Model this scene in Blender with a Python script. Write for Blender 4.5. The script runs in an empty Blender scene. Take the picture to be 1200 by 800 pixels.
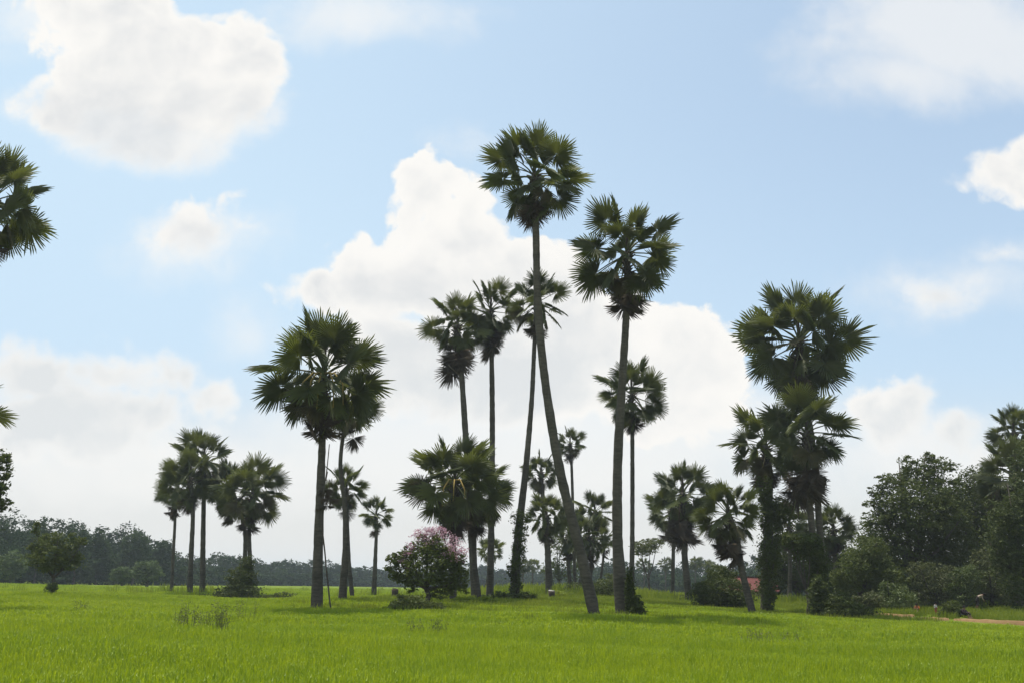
import bpy, math, random
import numpy as np
from mathutils import Vector, Matrix

R = math.radians
rnd = random.Random(11)
rng = np.random.default_rng(11)
scene = bpy.context.scene
COL = scene.collection

# ------------------------------------------------------------------ camera
F = 1291.0                      # focal length in pixels of a 1200 wide picture
EYE = 1.7                       # eye height above the rice tips (z = 0 there)
ROLL = R(1.3)
PITCH = math.atan(284.8 * math.cos(ROLL) / F)
fw = Vector((0, math.cos(PITCH), math.sin(PITCH)))
r0 = Vector((1, 0, 0)); u0 = r0.cross(fw)
rt = r0 * math.cos(ROLL) + u0 * math.sin(ROLL)
up = -r0 * math.sin(ROLL) + u0 * math.cos(ROLL)
CAM = Vector((0, 0, EYE))
cd = bpy.data.cameras.new("camera"); cam = bpy.data.objects.new("camera", cd); COL.objects.link(cam)
cd.sensor_width = 36; cd.lens = 36 * F / 1200; cd.clip_start = .1; cd.clip_end = 9000
cam.matrix_world = Matrix(((rt.x, up.x, -fw.x, CAM.x), (rt.y, up.y, -fw.y, CAM.y), (rt.z, up.z, -fw.z, CAM.z), (0, 0, 0, 1)))
scene.camera = cam

def ray(px, py):
    return fw + rt * ((px - 600) / F) - up * ((py - 400) / F)
def at(px, py, D):
    d = ray(px, py); return CAM + d * (D / d.y)
def m_per_px(D):
    return D / F / math.cos(PITCH)

# ------------------------------------------------------------------ mesh helpers
def mesh_np(name, V, Q=None, T=None, mats=(), midx=None, smooth=False):
    V = np.asarray(V, dtype=np.float32).reshape(-1, 3)
    Q = np.zeros((0, 4), np.int32) if Q is None else np.asarray(Q, np.int32).reshape(-1, 4)
    T = np.zeros((0, 3), np.int32) if T is None else np.asarray(T, np.int32).reshape(-1, 3)
    me = bpy.data.meshes.new(name)
    me.vertices.add(len(V)); me.vertices.foreach_set("co", V.ravel())
    me.loops.add(len(Q) * 4 + len(T) * 3)
    me.loops.foreach_set("vertex_index", np.concatenate([Q.ravel(), T.ravel()]))
    me.polygons.add(len(Q) + len(T))
    st = np.concatenate([np.arange(len(Q)) * 4, len(Q) * 4 + np.arange(len(T)) * 3]).astype(np.int32)
    me.polygons.foreach_set("loop_start", st)
    for m in mats: me.materials.append(m)
    if midx is not None: me.polygons.foreach_set("material_index", np.asarray(midx, np.int32))
    me.polygons.foreach_set("use_smooth", np.full(len(Q) + len(T), smooth))
    me.update(calc_edges=True); me.validate()
    return me
def link(name, me, parent=None):
    o = bpy.data.objects.new(name, me); COL.objects.link(o)
    if parent: o.parent = parent
    return o
def thing(name, label, cat, loc, group=None):
    o = bpy.data.objects.new(name, None); COL.objects.link(o); o.location = loc
    o.empty_display_size = .5
    tag(o, label, cat, group); return o
def tag(o, label, cat, group=None):
    o["label"] = label; o["category"] = cat; o["kind"] = "thing"
    if group: o["group"] = group
    return o

class Geo:
    def __init__(s): s.V = []; s.Q = []; s.T = []; s.n = 0; s.mi = []
    def add(s, V, Q=(), T=()):
        V = np.asarray(V, float).reshape(-1, 3); s.V.append(V)
        if len(Q): s.Q.append(np.asarray(Q) + s.n)
        if len(T): s.T.append(np.asarray(T) + s.n)
        s.n += len(V)
    def arrays(s):
        V = np.concatenate(s.V); Q = np.concatenate(s.Q) if s.Q else None; T = np.concatenate(s.T) if s.T else None
        return V, Q, T
    def mesh(s, name, mats, smooth=False):
        V, Q, T = s.arrays(); return mesh_np(name, V, Q, T, mats, smooth=smooth)
    def tube(s, pts, rad, k=8, cap=True, jit=0.0):
        pts = [Vector(p) for p in pts]; n = len(pts); V = []
        for i, p in enumerate(pts):
            t = (pts[min(i + 1, n - 1)] - pts[max(i - 1, 0)]).normalized()
            a = t.cross(Vector((0.13, 1, 0.07))).normalized(); b = t.cross(a)
            for j in range(k):
                th = 2 * math.pi * j / k
                r = rad[i] * (1 + (rnd.uniform(-jit, jit) if jit else 0))
                V.append(p + a * (r * math.cos(th)) + b * (r * math.sin(th)))
        Q = [(i * k + j, i * k + (j + 1) % k, (i + 1) * k + (j + 1) % k, (i + 1) * k + j) for i in range(n - 1) for j in range(k)]
        T = []
        if cap:
            V.append(pts[-1]); c = len(V) - 1
            T = [((n - 1) * k + j, (n - 1) * k + (j + 1) % k, c) for j in range(k)]
        s.add([tuple(v) for v in V], Q, T)

def spline(ctrl, step):
    """Catmull-Rom through (Vector, radius) pairs"""
    P = [c[0] for c in ctrl]; W = [c[1] for c in ctrl]
    P = [P[0] * 2 - P[1]] + P + [P[-1] * 2 - P[-2]]
    out = []; rr = []
    for i in range(1, len(P) - 2):
        n = max(2, int((P[i + 1] - P[i]).length / step))
        for k in range(n):
            t = k / n; a, b, c, d = P[i - 1], P[i], P[i + 1], P[i + 2]
            out.append(.5 * ((2 * b) + (c - a) * t + (2 * a - 5 * b + 4 * c - d) * t * t + (3 * b - a - 3 * c + d) * t ** 3))
            rr.append(W[i - 1] + (W[i] - W[i - 1]) * t)
    out.append(P[-2]); rr.append(W[-1])
    return out, rr

# ------------------------------------------------------------------ materials
def new_mat(name):
    m = bpy.data.materials.new(name); m.use_nodes = True; nt = m.node_tree; nt.nodes.clear()
    return m, nt, nt.nodes, nt.links
def leaf_mat(name, c1, c2, transl=.3, rough=.5, spec=.35, big=.25, tc=None, nscale=1.7):
    m, nt, N, L = new_mat(name)
    out = N.new("ShaderNodeOutputMaterial"); p = N.new("ShaderNodeBsdfPrincipled"); t = N.new("ShaderNodeBsdfTranslucent"); mix = N.new("ShaderNodeMixShader")
    geo = N.new("ShaderNodeNewGeometry"); oi = N.new("ShaderNodeObjectInfo")
    nz = N.new("ShaderNodeTexNoise"); nz.inputs["Scale"].default_value = nscale; nz.inputs["Detail"].default_value = 3
    nb = N.new("ShaderNodeTexNoise"); nb.inputs["Scale"].default_value = big; nb.inputs["Detail"].default_value = 2
    L.new(geo.outputs["Position"], nz.inputs["Vector"]); L.new(geo.outputs["Position"], nb.inputs["Vector"])
    a = N.new("ShaderNodeMath"); a.operation = 'ADD'; L.new(nz.outputs["Fac"], a.inputs[0]); L.new(nb.outputs["Fac"], a.inputs[1])
    b = N.new("ShaderNodeMath"); b.operation = 'ADD'; L.new(a.outputs[0], b.inputs[0])
    r5 = N.new("ShaderNodeMath"); r5.operation = 'MULTIPLY'; L.new(oi.outputs["Random"], r5.inputs[0]); r5.inputs[1].default_value = .6
    L.new(r5.outputs[0], b.inputs[1])
    mr = N.new("ShaderNodeMapRange"); L.new(b.outputs[0], mr.inputs["Value"]); mr.inputs["From Min"].default_value = .8; mr.inputs["From Max"].default_value = 1.8
    mc = N.new("ShaderNodeMix"); mc.data_type = 'RGBA'; L.new(mr.outputs["Result"], mc.inputs["Factor"])
    mc.inputs["A"].default_value = (*c1, 1); mc.inputs["B"].default_value = (*c2, 1)
    L.new(mc.outputs["Result"], p.inputs["Base Color"]); p.inputs["Roughness"].default_value = rough; p.inputs["Specular IOR Level"].default_value = spec
    if tc:
        hs = N.new("ShaderNodeMix"); hs.data_type = 'RGBA'; hs.blend_type = 'MULTIPLY'; hs.inputs["Factor"].default_value = 1
        L.new(mc.outputs["Result"], hs.inputs["A"]); hs.inputs["B"].default_value = (*tc, 1); L.new(hs.outputs["Result"], t.inputs["Color"])
    else: L.new(mc.outputs["Result"], t.inputs["Color"])
    mix.inputs["Fac"].default_value = transl
    L.new(p.outputs[0], mix.inputs[1]); L.new(t.outputs[0], mix.inputs[2]); L.new(mix.outputs[0], out.inputs["Surface"])
    return m
def bark_mat(name, c1, c2, scale=3.0, zstretch=3.0, bump=.4, rings=0):
    m, nt, N, L = new_mat(name)
    out = N.new("ShaderNodeOutputMaterial"); p = N.new("ShaderNodeBsdfPrincipled")
    tc = N.new("ShaderNodeTexCoord"); mp = N.new("ShaderNodeMapping"); mp.inputs["Scale"].default_value = (1, 1, zstretch)
    L.new(tc.outputs["Object"], mp.inputs["Vector"])
    nz = N.new("ShaderNodeTexNoise"); nz.inputs["Scale"].default_value = scale; nz.inputs["Detail"].default_value = 6; nz.inputs["Roughness"].default_value = .65
    L.new(mp.outputs[0], nz.inputs["Vector"])
    nb = N.new("ShaderNodeTexNoise"); nb.inputs["Scale"].default_value = .7; nb.inputs["Detail"].default_value = 3; L.new(tc.outputs["Object"], nb.inputs["Vector"])
    ad = N.new("ShaderNodeMath"); ad.operation = 'ADD'; L.new(nz.outputs["Fac"], ad.inputs[0]); L.new(nb.outputs["Fac"], ad.inputs[1])
    if rings:
        wv = N.new("ShaderNodeTexWave"); wv.bands_direction = 'Z'; wv.wave_profile = 'SAW'; wv.inputs["Scale"].default_value = 1.5; wv.inputs["Distortion"].default_value = 7; wv.inputs["Detail"].default_value = 3; wv.inputs["Detail Scale"].default_value = 2
        L.new(tc.outputs["Object"], wv.inputs["Vector"])
        w2 = N.new("ShaderNodeMath"); w2.operation = 'MULTIPLY_ADD'; L.new(wv.outputs["Fac"], w2.inputs[0]); w2.inputs[1].default_value = rings; L.new(ad.outputs[0], w2.inputs[2])
        w3 = N.new("ShaderNodeMath"); w3.operation = 'SUBTRACT'; L.new(w2.outputs[0], w3.inputs[0]); w3.inputs[1].default_value = rings * .5; ad = w3
    mr = N.new("ShaderNodeMapRange"); mr.inputs["From Min"].default_value = .7; mr.inputs["From Max"].default_value = 1.35; L.new(ad.outputs[0], mr.inputs["Value"])
    mc = N.new("ShaderNodeMix"); mc.data_type = 'RGBA'; L.new(mr.outputs["Result"], mc.inputs["Factor"])
    mc.inputs["A"].default_value = (*c1, 1); mc.inputs["B"].default_value = (*c2, 1)
    L.new(mc.outputs["Result"], p.inputs["Base Color"]); p.inputs["Roughness"].default_value = .9; p.inputs["Specular IOR Level"].default_value = .15
    bp = N.new("ShaderNodeBump"); bp.inputs["Strength"].default_value = bump; bp.inputs["Distance"].default_value = .05
    L.new(nz.outputs["Fac"], bp.inputs["Height"]); L.new(bp.outputs[0], p.inputs["Normal"]); L.new(p.outputs[0], out.inputs["Surface"])
    return m
def plain_mat(name, c, rough=.8):
    return bark_mat(name, tuple(v * .75 for v in c), tuple(min(1, v * 1.15) for v in c), 6, 1, .1)

M_PALM = leaf_mat("palm_leaf", (.050, .060, .023), (.112, .126, .046), .34, .58, .28, .15, (1.5, 1.5, .7))
M_PALMY = leaf_mat("palm_leaf_young", (.060, .076, .018), (.13, .145, .036), .3, .58, .28, .15, (1.5, 1.5, .7))
M_DEAD = leaf_mat("palm_leaf_dead", (.062, .048, .034), (.13, .10, .07), .15, .8, .1)
M_PALMD = leaf_mat("palm_leaf_fading", (.060, .055, .028), (.13, .115, .055), .2, .7, .15)
M_STALK = plain_mat("palm_stalk_yellow", (.30, .22, .07))
M_TRUNK = bark_mat("palm_bark", (.050, .043, .033), (.13, .110, .086), 2.2, 3, .6, .17)
M_BOOT = bark_mat("palm_leaf_bases", (.035, .028, .02), (.09, .072, .05), 4, 1, .6)
M_BARK = bark_mat("tree_bark", (.05, .04, .03), (.12, .10, .08), 3, .5, .5)
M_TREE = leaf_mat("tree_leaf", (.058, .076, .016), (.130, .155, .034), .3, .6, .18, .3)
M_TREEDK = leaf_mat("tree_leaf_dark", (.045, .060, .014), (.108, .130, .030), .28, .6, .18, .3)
M_BUSH = leaf_mat("bush_leaf_light", (.065, .095, .022), (.13, .16, .04), .3, .55, .3, .4)
M_DRY = leaf_mat("bush_leaf_dry", (.070, .083, .028), (.135, .145, .050), .25, .6, .2, .4)
M_WOOD = leaf_mat("far_wood_leaf", (.018, .038, .011), (.066, .098, .028), .16, .7, .05, .045, None, .35)
M_WOODL = leaf_mat("far_wood_leaf_light", (.055, .085, .028), (.10, .14, .04), .25, .6, .2, .1)
M_PINK = leaf_mat("pink_flower", (.44, .24, .31), (.64, .44, .49), .3, .7, .1)
M_RICE = leaf_mat("rice_blade", (.18, .27, .014), (.315, .39, .021), .45, .5, .25, .055, (1.25, 1.15, .7), .33)
M_GRASS = leaf_mat("wild_grass", (.13, .19, .018), (.25, .29, .03), .4, .6, .2, .25, (1.2, 1.1, .7), .8)
M_WEED = leaf_mat("weed_leaf", (.10, .13, .03), (.19, .19, .07), .3, .6, .2)

# ------------------------------------------------------------------ terrain
ANCH = []      # (x, y, residual height above the rice tips)
def anchor(p, rad=4.5): ANCH.append((p.x, p.y, max(-.3, min(1.3, p.z)), rad))
def ground(x, y):
    x = np.asarray(x, float); y = np.asarray(y, float)
    num = np.zeros_like(x); den = np.full_like(x, .25)
    for ax, ay, az, rd in ANCH:
        w = np.exp(-((x - ax) ** 2 + ((y - ay) * .8) ** 2) / (2 * rd * rd)); num += w * (az + .35); den += w
    base = -.42 + .05 * np.sin(x * .11 + y * .05) * np.sin(y * .07 - x * .03)
    return base + num / den
def gz(x, y): return float(ground(np.array([x]), np.array([y]))[0])

# ------------------------------------------------------------------ palms
def frond_geo(seed, bend, dead=False, lod=1):
    """a fan leaf: stalk along +x (length .5), then a pleated fan of free-tipped segments; overall length 1"""
    r = random.Random(seed); g = Geo()
    pl = .56
    droop = .05 + .02 * r.random()
    pts = [(pl * t, 0, -droop * t * t + .02 * math.sin(t * 3.1)) for t in (0, .33, .66, 1)]
    g.tube(pts, [.017, .012, .010, .008], 4 if lod else 3, False)
    hub = Vector(pts[-1]); nseg = 46 if lod else 24
    A = R(142 if not dead else 95)
    cb, sb = math.cos(bend), math.sin(bend)
    vfold = r.uniform(.12, .34) if not dead else r.uniform(.5, .8)
    asym = r.uniform(-.1, .1)
    def P(a, rr, dz):
        x = rr * math.cos(a); y = rr * math.sin(a)
        z = vfold * abs(y) * .6 - .26 * (rr / .5) ** 2.4 * .5 * (.5 + .5 * abs(math.sin(a))) + dz + asym * y
        return (hub.x + x * cb + z * sb, hub.y + y, hub.z - x * sb + z * cb)
    da = 2 * A / nseg
    for i in range(nseg):
        if dead and r.random() < .18: continue
        a = -A + (i + .5) * da + r.uniform(-.004, .004)
        L = .45 * (.74 + .26 * math.cos(a * .7)) * r.uniform(.84, 1.07) * (r.uniform(.65, .9) if r.random() < .14 else 1)
        dz = r.uniform(-.015, .015) - (r.random() ** 3) * .06
        r1 = L * r.uniform(.38, .56); h = da * .56
        fold = .018
        V = [P(a, .012, 0), P(a - h, r1, -fold), P(a, r1, fold * .5), P(a + h, r1, -fold),
             P(a - h * .5, L * .84, -fold * .6 + dz * .5), P(a, L * .84, dz * .5), P(a + h * .5, L * .84, -fold * .6 + dz * .5),
             P(a + r.uniform(-.03, .03), L, dz)]
        g.add(V, [(1, 2, 5, 4), (2, 3, 6, 5)], [(0, 1, 2), (0, 2, 3), (4, 5, 7), (5, 6, 7)])
    return g
BENDS = [R(-6), R(2), R(10), R(20), R(30), R(42)]
FROND = {}
for k, b in enumerate(BENDS):
    for s in range(4):
        g = frond_geo(40 + k * 7 + s * 101, b)
        FROND[(k, s, 0)] = g.mesh("frond", [M_PALM]); FROND[(k, s, 2)] = g.mesh("frond", [M_PALMY]); FROND[(k, s, 3)] = g.mesh("frond", [M_PALMD])
DEADF = [frond_geo(90 + s, R(25 + 20 * s), True).mesh("dead_frond", [M_DEAD]) for s in range(3)]
LOWF = [frond_geo(140 + k, b, False, 0).arrays() for k, b in enumerate(BENDS)]

def frond_set(n, rr, top=82, bot=-62, flat=1.0):
    bot -= 10
    """(azimuth, elevation, scale, roll, age) of n fronds in a spiral"""
    out = []; ph = rr.uniform(0, 6.28)
    for i in range(n):
        t = i / (n - 1)
        s0, s1_ = math.sin(R(top)), math.sin(R(max(-86, bot)))
        el = .72 * math.asin(s0 + (s1_ - s0) * t) + .28 * R(top + (bot - top) * t) + rr.uniform(-.2, .2)
        out.append((ph + i * 2.39996 + rr.uniform(-.2, .2), el, rr.uniform(.84, 1.12) * (.90 + .17 * math.sin(math.pi * min(1, .08 + t * 1.1))), rr.uniform(-1.3, 1.3) * min(1, .35 + t * 2), t))
    return out
def frond_matrix(az, el, sc, roll, org=Vector()):
    return Matrix.Translation(org) @ Matrix.Rotation(az, 4, 'Z') @ Matrix.Rotation(-el, 4, 'Y') @ Matrix.Rotation(roll, 4, 'X') @ Matrix.Scale(sc, 4)
def crown_far(seed, n=24, bot=-60):
    rr = random.Random(seed); g = Geo()
    for az, el, sc, roll, t in frond_set(n, rr, 84, bot):
        V, Q, T = LOWF[min(5, int(t * 5.2 + rr.random()))]
        M = np.array(frond_matrix(az, el, sc, roll)); g.add(V @ M[:3, :3].T + M[:3, 3], Q if Q is not None else (), T)
    return g.mesh("crown", [M_PALM])
FARC = [crown_far(300 + i) for i in range(5)]
def skirt_far(seed):
    rr = random.Random(seed); g = Geo()
    for i in range(8):
        V, Q, T = LOWF[rr.choice((3, 4, 5))]
        M = np.array(frond_matrix(rr.uniform(0, 6.28), R(rr.uniform(-80, -66)), rr.uniform(.6, .85), rr.uniform(-.5, .5), Vector((0, 0, -.1)))); g.add(V @ M[:3, :3].T + M[:3, 3], Q, T)
    return g.mesh("dead_frond_skirt", [M_DEAD])
FARS = [skirt_far(330 + i) for i in range(2)]

PALM_GROUP = "fan palms around the rice field"
def palm(label, pts, D, crown, n=32, dead=6, big=True, bot=-62, young=.0, stalks=0, seed=None, lean=0.0, raise_=True, sq=1.0, group=PALM_GROUP, low=0, el0=82, dl=.8):
    """pts: trunk pixels (x, y, width) from the base up; crown: (x, y, radius in pixels)"""
    rr = random.Random(seed if seed is not None else int(crown[0] * 7 + crown[1]))
    mp = m_per_px(D)
    base = at(pts[0][0], pts[0][1], D)
    if raise_: anchor(base)
    hub = at(crown[0], crown[1] - crown[2] * .04, D * (1 + lean)); CR = crown[2] * mp * 1.13
    root = thing("fan_palm", label, "palm tree", base, group)
    ctrl = []
    for i, (x, y, w) in enumerate(pts):
        f = i / max(1, len(pts) - 1)
        ctrl.append((at(x, y, D * (1 + lean * f)) - base, w * .395 * mp))
    ctrl.insert(0, (ctrl[0][0] + Vector((0, 0, -1.3)), ctrl[0][1] * 1.12))
    ctrl.append((hub - base, ctrl[-1][1] * .9))
    P, W = spline(ctrl, .3 if big else .8)
    W = [w * (1 + rr.uniform(-.045, .045) + .02 * math.sin(i * 1.9)) for i, w in enumerate(W)]
    g = Geo(); g.tube(P, W, 12 if big else 7, True, .03)
    link("trunk", g.mesh("trunk", [M_TRUNK], True), root)
    hl = hub - base
    if not big:
        c = link("crown", FARC[rr.randrange(5)], root); c.location = hl; c.scale = (CR, CR, CR * sq); c.rotation_euler = (rr.uniform(-.1, .1), rr.uniform(-.1, .1), rr.uniform(0, 6.28))
        if dead:
            s = link("dead_frond_skirt", FARS[rr.randrange(2)], root); s.location = hl; s.scale = (CR * .8,) * 3; s.rotation_euler = (0, 0, rr.uniform(0, 6.28))
        return root
    # leaf bases at the trunk top, spear leaf
    g = Geo(); tr = ctrl[-1][1]
    for i in range(22):
        az = i * 2.4; z = -CR * .34 * (i / 22)
        d = Vector((math.cos(az), math.sin(az), 0))
        p0 = hl + Vector((0, 0, z - .12 * CR)) + d * tr * .5; ln = CR * rr.uniform(.09, .17)
        g.tube([p0, p0 + d * ln * .35 + Vector((0, 0, ln * .6)), p0 + d * ln * .9 + Vector((0, 0, ln * .9))], [tr * .55, tr * .42, tr * .2], 5)
    g.tube([hl - Vector((0, 0, CR * .2)), hl + Vector((0, 0, CR * .25)), hl + Vector((0, 0, CR * .55))], [tr * .9, tr * .45, .01], 6)
    crown_o = link("crown", g.mesh("crown", [M_BOOT], True), root)
    for az, el, sc, roll, t in frond_set(int(n * .84), rr, el0, bot):
        k = min(5, max(0, int(t * 3.0 + rr.uniform(0, 1.3))))
        mt = 2 if rr.random() < young * (1.3 - t) else 3 if rr.random() < (t - .55) * .75 else 0
        fo = link("frond", FROND[(k, rr.randrange(4), mt)], crown_o)
        fo.matrix_basis = frond_matrix(az, el, CR * sc, roll, hl + Vector((0, 0, -CR * .12 * t)))
        fo.scale = fo.scale * 1.0
    for i in range(dead):
        do = link("dead_frond", DEADF[rr.randrange(3)], root)
        do.matrix_basis = frond_matrix(rr.uniform(0, 6.28), R(rr.uniform(-84, -62)), CR * dl * rr.uniform(.8, 1.2), rr.uniform(-.8, .8), hl + Vector((0, 0, -CR * rr.uniform(.12, .42))))
    for i in range(stalks):
        az = -math.pi / 2 + (i - (stalks - 1) / 2) * .55; d = Vector((math.cos(az), math.sin(az), 0)); g = Geo()
        L = CR * rr.uniform(.4, .62)
        g.tube([hl, hl + d * L * .35 + Vector((0, 0, -L * .02)), hl + d * L * .65 + Vector((0, 0, -L * .35)), hl + d * L * .7 + Vector((0, 0, -L * .95))], [.05, .055, .05, .035], 6)
        link("flower_stalk", g.mesh("flower_stalk", [M_STALK], True), root)
    return root

# --- foreground giants
palm("tallest palm, long thin trunk leaning left up to the highest round crown", [(697, 725, 18), (681, 650, 15), (656, 550, 13.5), (638, 440, 12.5), (630, 350, 11.5), (628, 265, 10)], 60, (626, 206, 61), 34, 9, bot=-66, young=.25, seed=5)
palm("second tallest palm, thick straight trunk with leafy base, right of the leaning one", [(731, 725, 25), (724, 640, 15), (724, 540, 13.5), (729, 450, 12), (734, 365, 10)], 63, (735, 297, 64), 32, 7, bot=-64, young=.15, seed=26)
palm("broad palm with yellow flower stalks, bare trunk in the field left of the pink shrub", [(371, 717, 18), (373, 640, 14), (376, 560, 12), (378, 505, 10)], 66, (380, 440, 72), 38, 7, bot=-64, young=.2, stalks=5, seed=81)
palm("palm tucked behind the broad one, its fronds showing low on the right", [(401, 707, 13), (405, 640, 9), (404, 590, 7.5), (399, 540, 6)], 82, (408, 472, 42), 26, 4, bot=-60, seed=9)
palm("slim palm with a small round crown just right of the broad palm", [(413, 702, 7), (409, 660, 6), (407, 610, 5)], 104, (406, 572, 28), 24, 3, bot=-55, seed=3)
palm("small lone palm with a short neat crown left of the pink shrub", [(438, 699, 8), (440, 650, 5.5), (441, 625, 4.5)], 130, (441, 602, 21), 22, 2, bot=-50, seed=14)
# --- left group of four
palm("thinnest and leftmost palm of the left group, narrow drooping crown", [(201, 694, 5.5), (203, 650, 4.5), (205, 612, 4)], 125, (206, 574, 25), 24, 5, bot=-72, seed=31)
palm("second palm from the left in the left group, crown under its neighbour's", [(222, 698, 9), (224, 650, 7), (226, 600, 6)], 112, (223, 560, 33), 26, 5, bot=-68, seed=32)
palm("tallest palm of the left group, straight trunk and topmost crown", [(237, 696, 9), (238, 630, 7), (239, 570, 6)], 116, (239, 538, 35), 28, 4, bot=-58, seed=33)
palm("rightmost palm of the left group, wide crown above the dark cone bush", [(293, 700, 8), (293, 660, 6.5), (292, 620, 6)], 110, (296, 577, 40), 30, 5, bot=-60, seed=34)
palm("palm of the left group leaning left, crown between the topmost and the widest", [(286, 700, 7), (287, 660, 6.5), (286, 615, 5.5)], 114, (272, 573, 34), 26, 4, bot=-62, seed=35)
# --- middle group
palm("left one of three tall middle palms, narrow ragged crown drooping down its trunk", [(557, 701, 12), (551, 600, 10), (545, 500, 9), (541, 440, 8)], 92, (536, 382, 38), 30, 14, bot=-74, seed=41, dl=1.3)
palm("middle one of three tall middle palms, straight thin trunk and rounded crown", [(574, 700, 11), (576, 600, 9), (577, 500, 8), (576, 410, 7)], 94, (575, 364, 37), 28, 9, bot=-68, seed=42, dl=1.1)
palm("tall palm with trunk wrapped in climber below and crown behind the leaning giant's trunk", [(603, 704, 15), (606, 640, 12), (616, 550, 9), (623, 470, 7), (626, 410, 6.5)], 88, (629, 356, 38), 26, 7, bot=-60, seed=43)
palm("large low palm with big dense crown right behind the pink shrub", [(531, 705, 11), (531, 650, 10), (530, 610, 9)], 80, (533, 564, 54), 36, 12, bot=-66, young=.35, stalks=3, seed=44)
palm("low palm at the right side of the big crown behind the pink shrub", [(561, 702, 9), (556, 660, 8), (556, 620, 7)], 84, (560, 576, 42), 30, 9, bot=-70, young=.2, seed=45)
palm("small distant palm seen between the trunks of the middle group", [(566, 697, 4), (573, 672, 3.5)], 135, (574, 646, 17), 22, 2, big=False, seed=46)
palm("upper palm of a stacked pair right of the climber trunk, crown above its twin", [(646, 692, 8), (640, 630, 7), (636, 580, 6)], 128, (634, 553, 23), 24, 4, seed=47)
palm("lower palm of a stacked pair right of the climber trunk, thick trunk by pale stump", [(643, 694, 9), (642, 650, 9), (641, 630, 8)], 112, (640, 604, 27), 26, 7, bot=-66, seed=48)
palm("slender palm with a tiny crown high above the trees behind the leaning giant", [(674, 694, 5), (672, 620, 4.5), (670, 550, 4)], 130, (668, 519, 18), 20, 7, bot=-40, seed=49)
palm("upper crown of the palm cluster between the two giants, rounded top", [(690, 692, 6), (694, 650, 5.5)], 125, (697, 600, 24), 26, 4, bot=-60, seed=50)
palm("left crown of the palm cluster between the two giants", [(669, 691, 6), (666, 660, 5.5)], 132, (667, 628, 25), 26, 6, bot=-65, seed=51)
palm("lower middle palm of the cluster between the two giants", [(678, 692, 6), (685, 660, 6)], 120, (690, 628, 26), 26, 6, bot=-66, seed=52)
palm("small curved palm at the right of the cluster, close to the thick trunk", [(702, 692, 4), (706, 662, 3.5)], 138, (709, 633, 17), 22, 3, bot=-65, seed=53)
palm("thin straight palm rising directly behind the thick trunked giant", [(740, 703, 8), (741, 620, 6.5), (741, 510, 6)], 96, (740, 462, 41), 28, 5, bot=-62, seed=54)
palm("left far palm of a tiny hazy pair over the middle field", [(611, 694, 2.6), (613, 674, 2.2)], 230, (613, 663, 10), 20, 0, big=False, seed=55)
palm("right far palm of a tiny hazy pair over the middle field", [(624, 694, 2.6), (624, 674, 2.2)], 235, (625, 663, 9), 20, 0, big=False, seed=56)
# --- right of the giants
palm("left thin trunked palm of a close pair right of the giants", [(788, 704, 6), (789, 650, 5), (789, 620, 4.5)], 128, (786, 598, 31), 26, 8, bot=-70, seed=60)
palm("right thick trunked palm of a close pair right of the giants", [(808, 708, 11), (803, 660, 9), (801, 620, 8)], 112, (800, 578, 38), 30, 14, bot=-66, young=.1, seed=61, dl=1.1)
palm("short palm with a trunk leaning left over the red roof", [(882, 720, 11), (870, 670, 9.5), (862, 625, 9)], 80, (853, 602, 37), 30, 12, bot=-60, young=.3, seed=62, dl=1.1)
palm("left palm of the right group, overgrown trunk and spread crown", [(896, 716, 13), (899, 640, 12), (902, 560, 9)], 86, (897, 523, 48), 28, 9, bot=-62, young=.25, seed=63)
palm("lower front palm of the right group, crown under the biggest one", [(963, 722, 12), (954, 640, 10), (946, 560, 9)], 80, (945, 506, 52), 28, 14, bot=-58, young=.2, seed=64, dl=1.2)
palm("highest palm of the right group with a huge round crown", [(972, 722, 11), (962, 640, 10), (955, 540, 9), (944, 470, 9)], 84, (936, 400, 68), 44, 12, bot=-66, young=.12, seed=75)
palm("dark palm behind the right group, crown beside the big leafy tree", [(980, 706, 7), (979, 670, 6)], 112, (977, 620, 26), 28, 8, bot=-75, seed=66)
palm("shaded palm deep inside the right group between its trunks", [(925, 706, 7), (926, 670, 6)], 112, (925, 615, 28), 26, 8, bot=-70, seed=67)
# --- frame edges
palm("palm cut off by the left edge, high crown with long fronds reaching in", [(-60, 722, 17), (-40, 560, 13), (-18, 400, 11), (-10, 300, 10)], 60, (-10, 238, 68), 34, 8, bot=-62, seed=70, raise_=False)
palm("low palm at the left edge with only a few frond tips in view", [(-60, 712, 14), (-56, 600, 12)], 70, (-54, 480, 56), 30, 4, bot=-55, seed=71, raise_=False)
palm("upper palm crown at the right edge above the dark trees", [(1186, 715, 9), (1185, 600, 8), (1186, 530, 7)], 100, (1188, 506, 32), 28, 5, bot=-60, seed=72, raise_=False)
palm("lower dark palm at the right edge below the upper crown", [(1196, 715, 9), (1192, 620, 9)], 97, (1190, 560, 46), 34, 12, bot=-72, seed=73, raise_=False)
# far palms standing over the right hand wood
for i, (x, y, r_, lb) in enumerate([(755, 662, 9, "first"), (780, 661, 9, "second"), (815, 660, 9, "third"), (831, 663, 8, "fourth")]):
    palm(f"tiny far palm poking over the right wood, {lb} from the thin straight trunk", [(x, 697, 2.5), (x, 676, 2.2)], 270, (x, y, r_), 20, 0, big=False, seed=80 + i, group="far palms over the wood", raise_=False)

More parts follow.
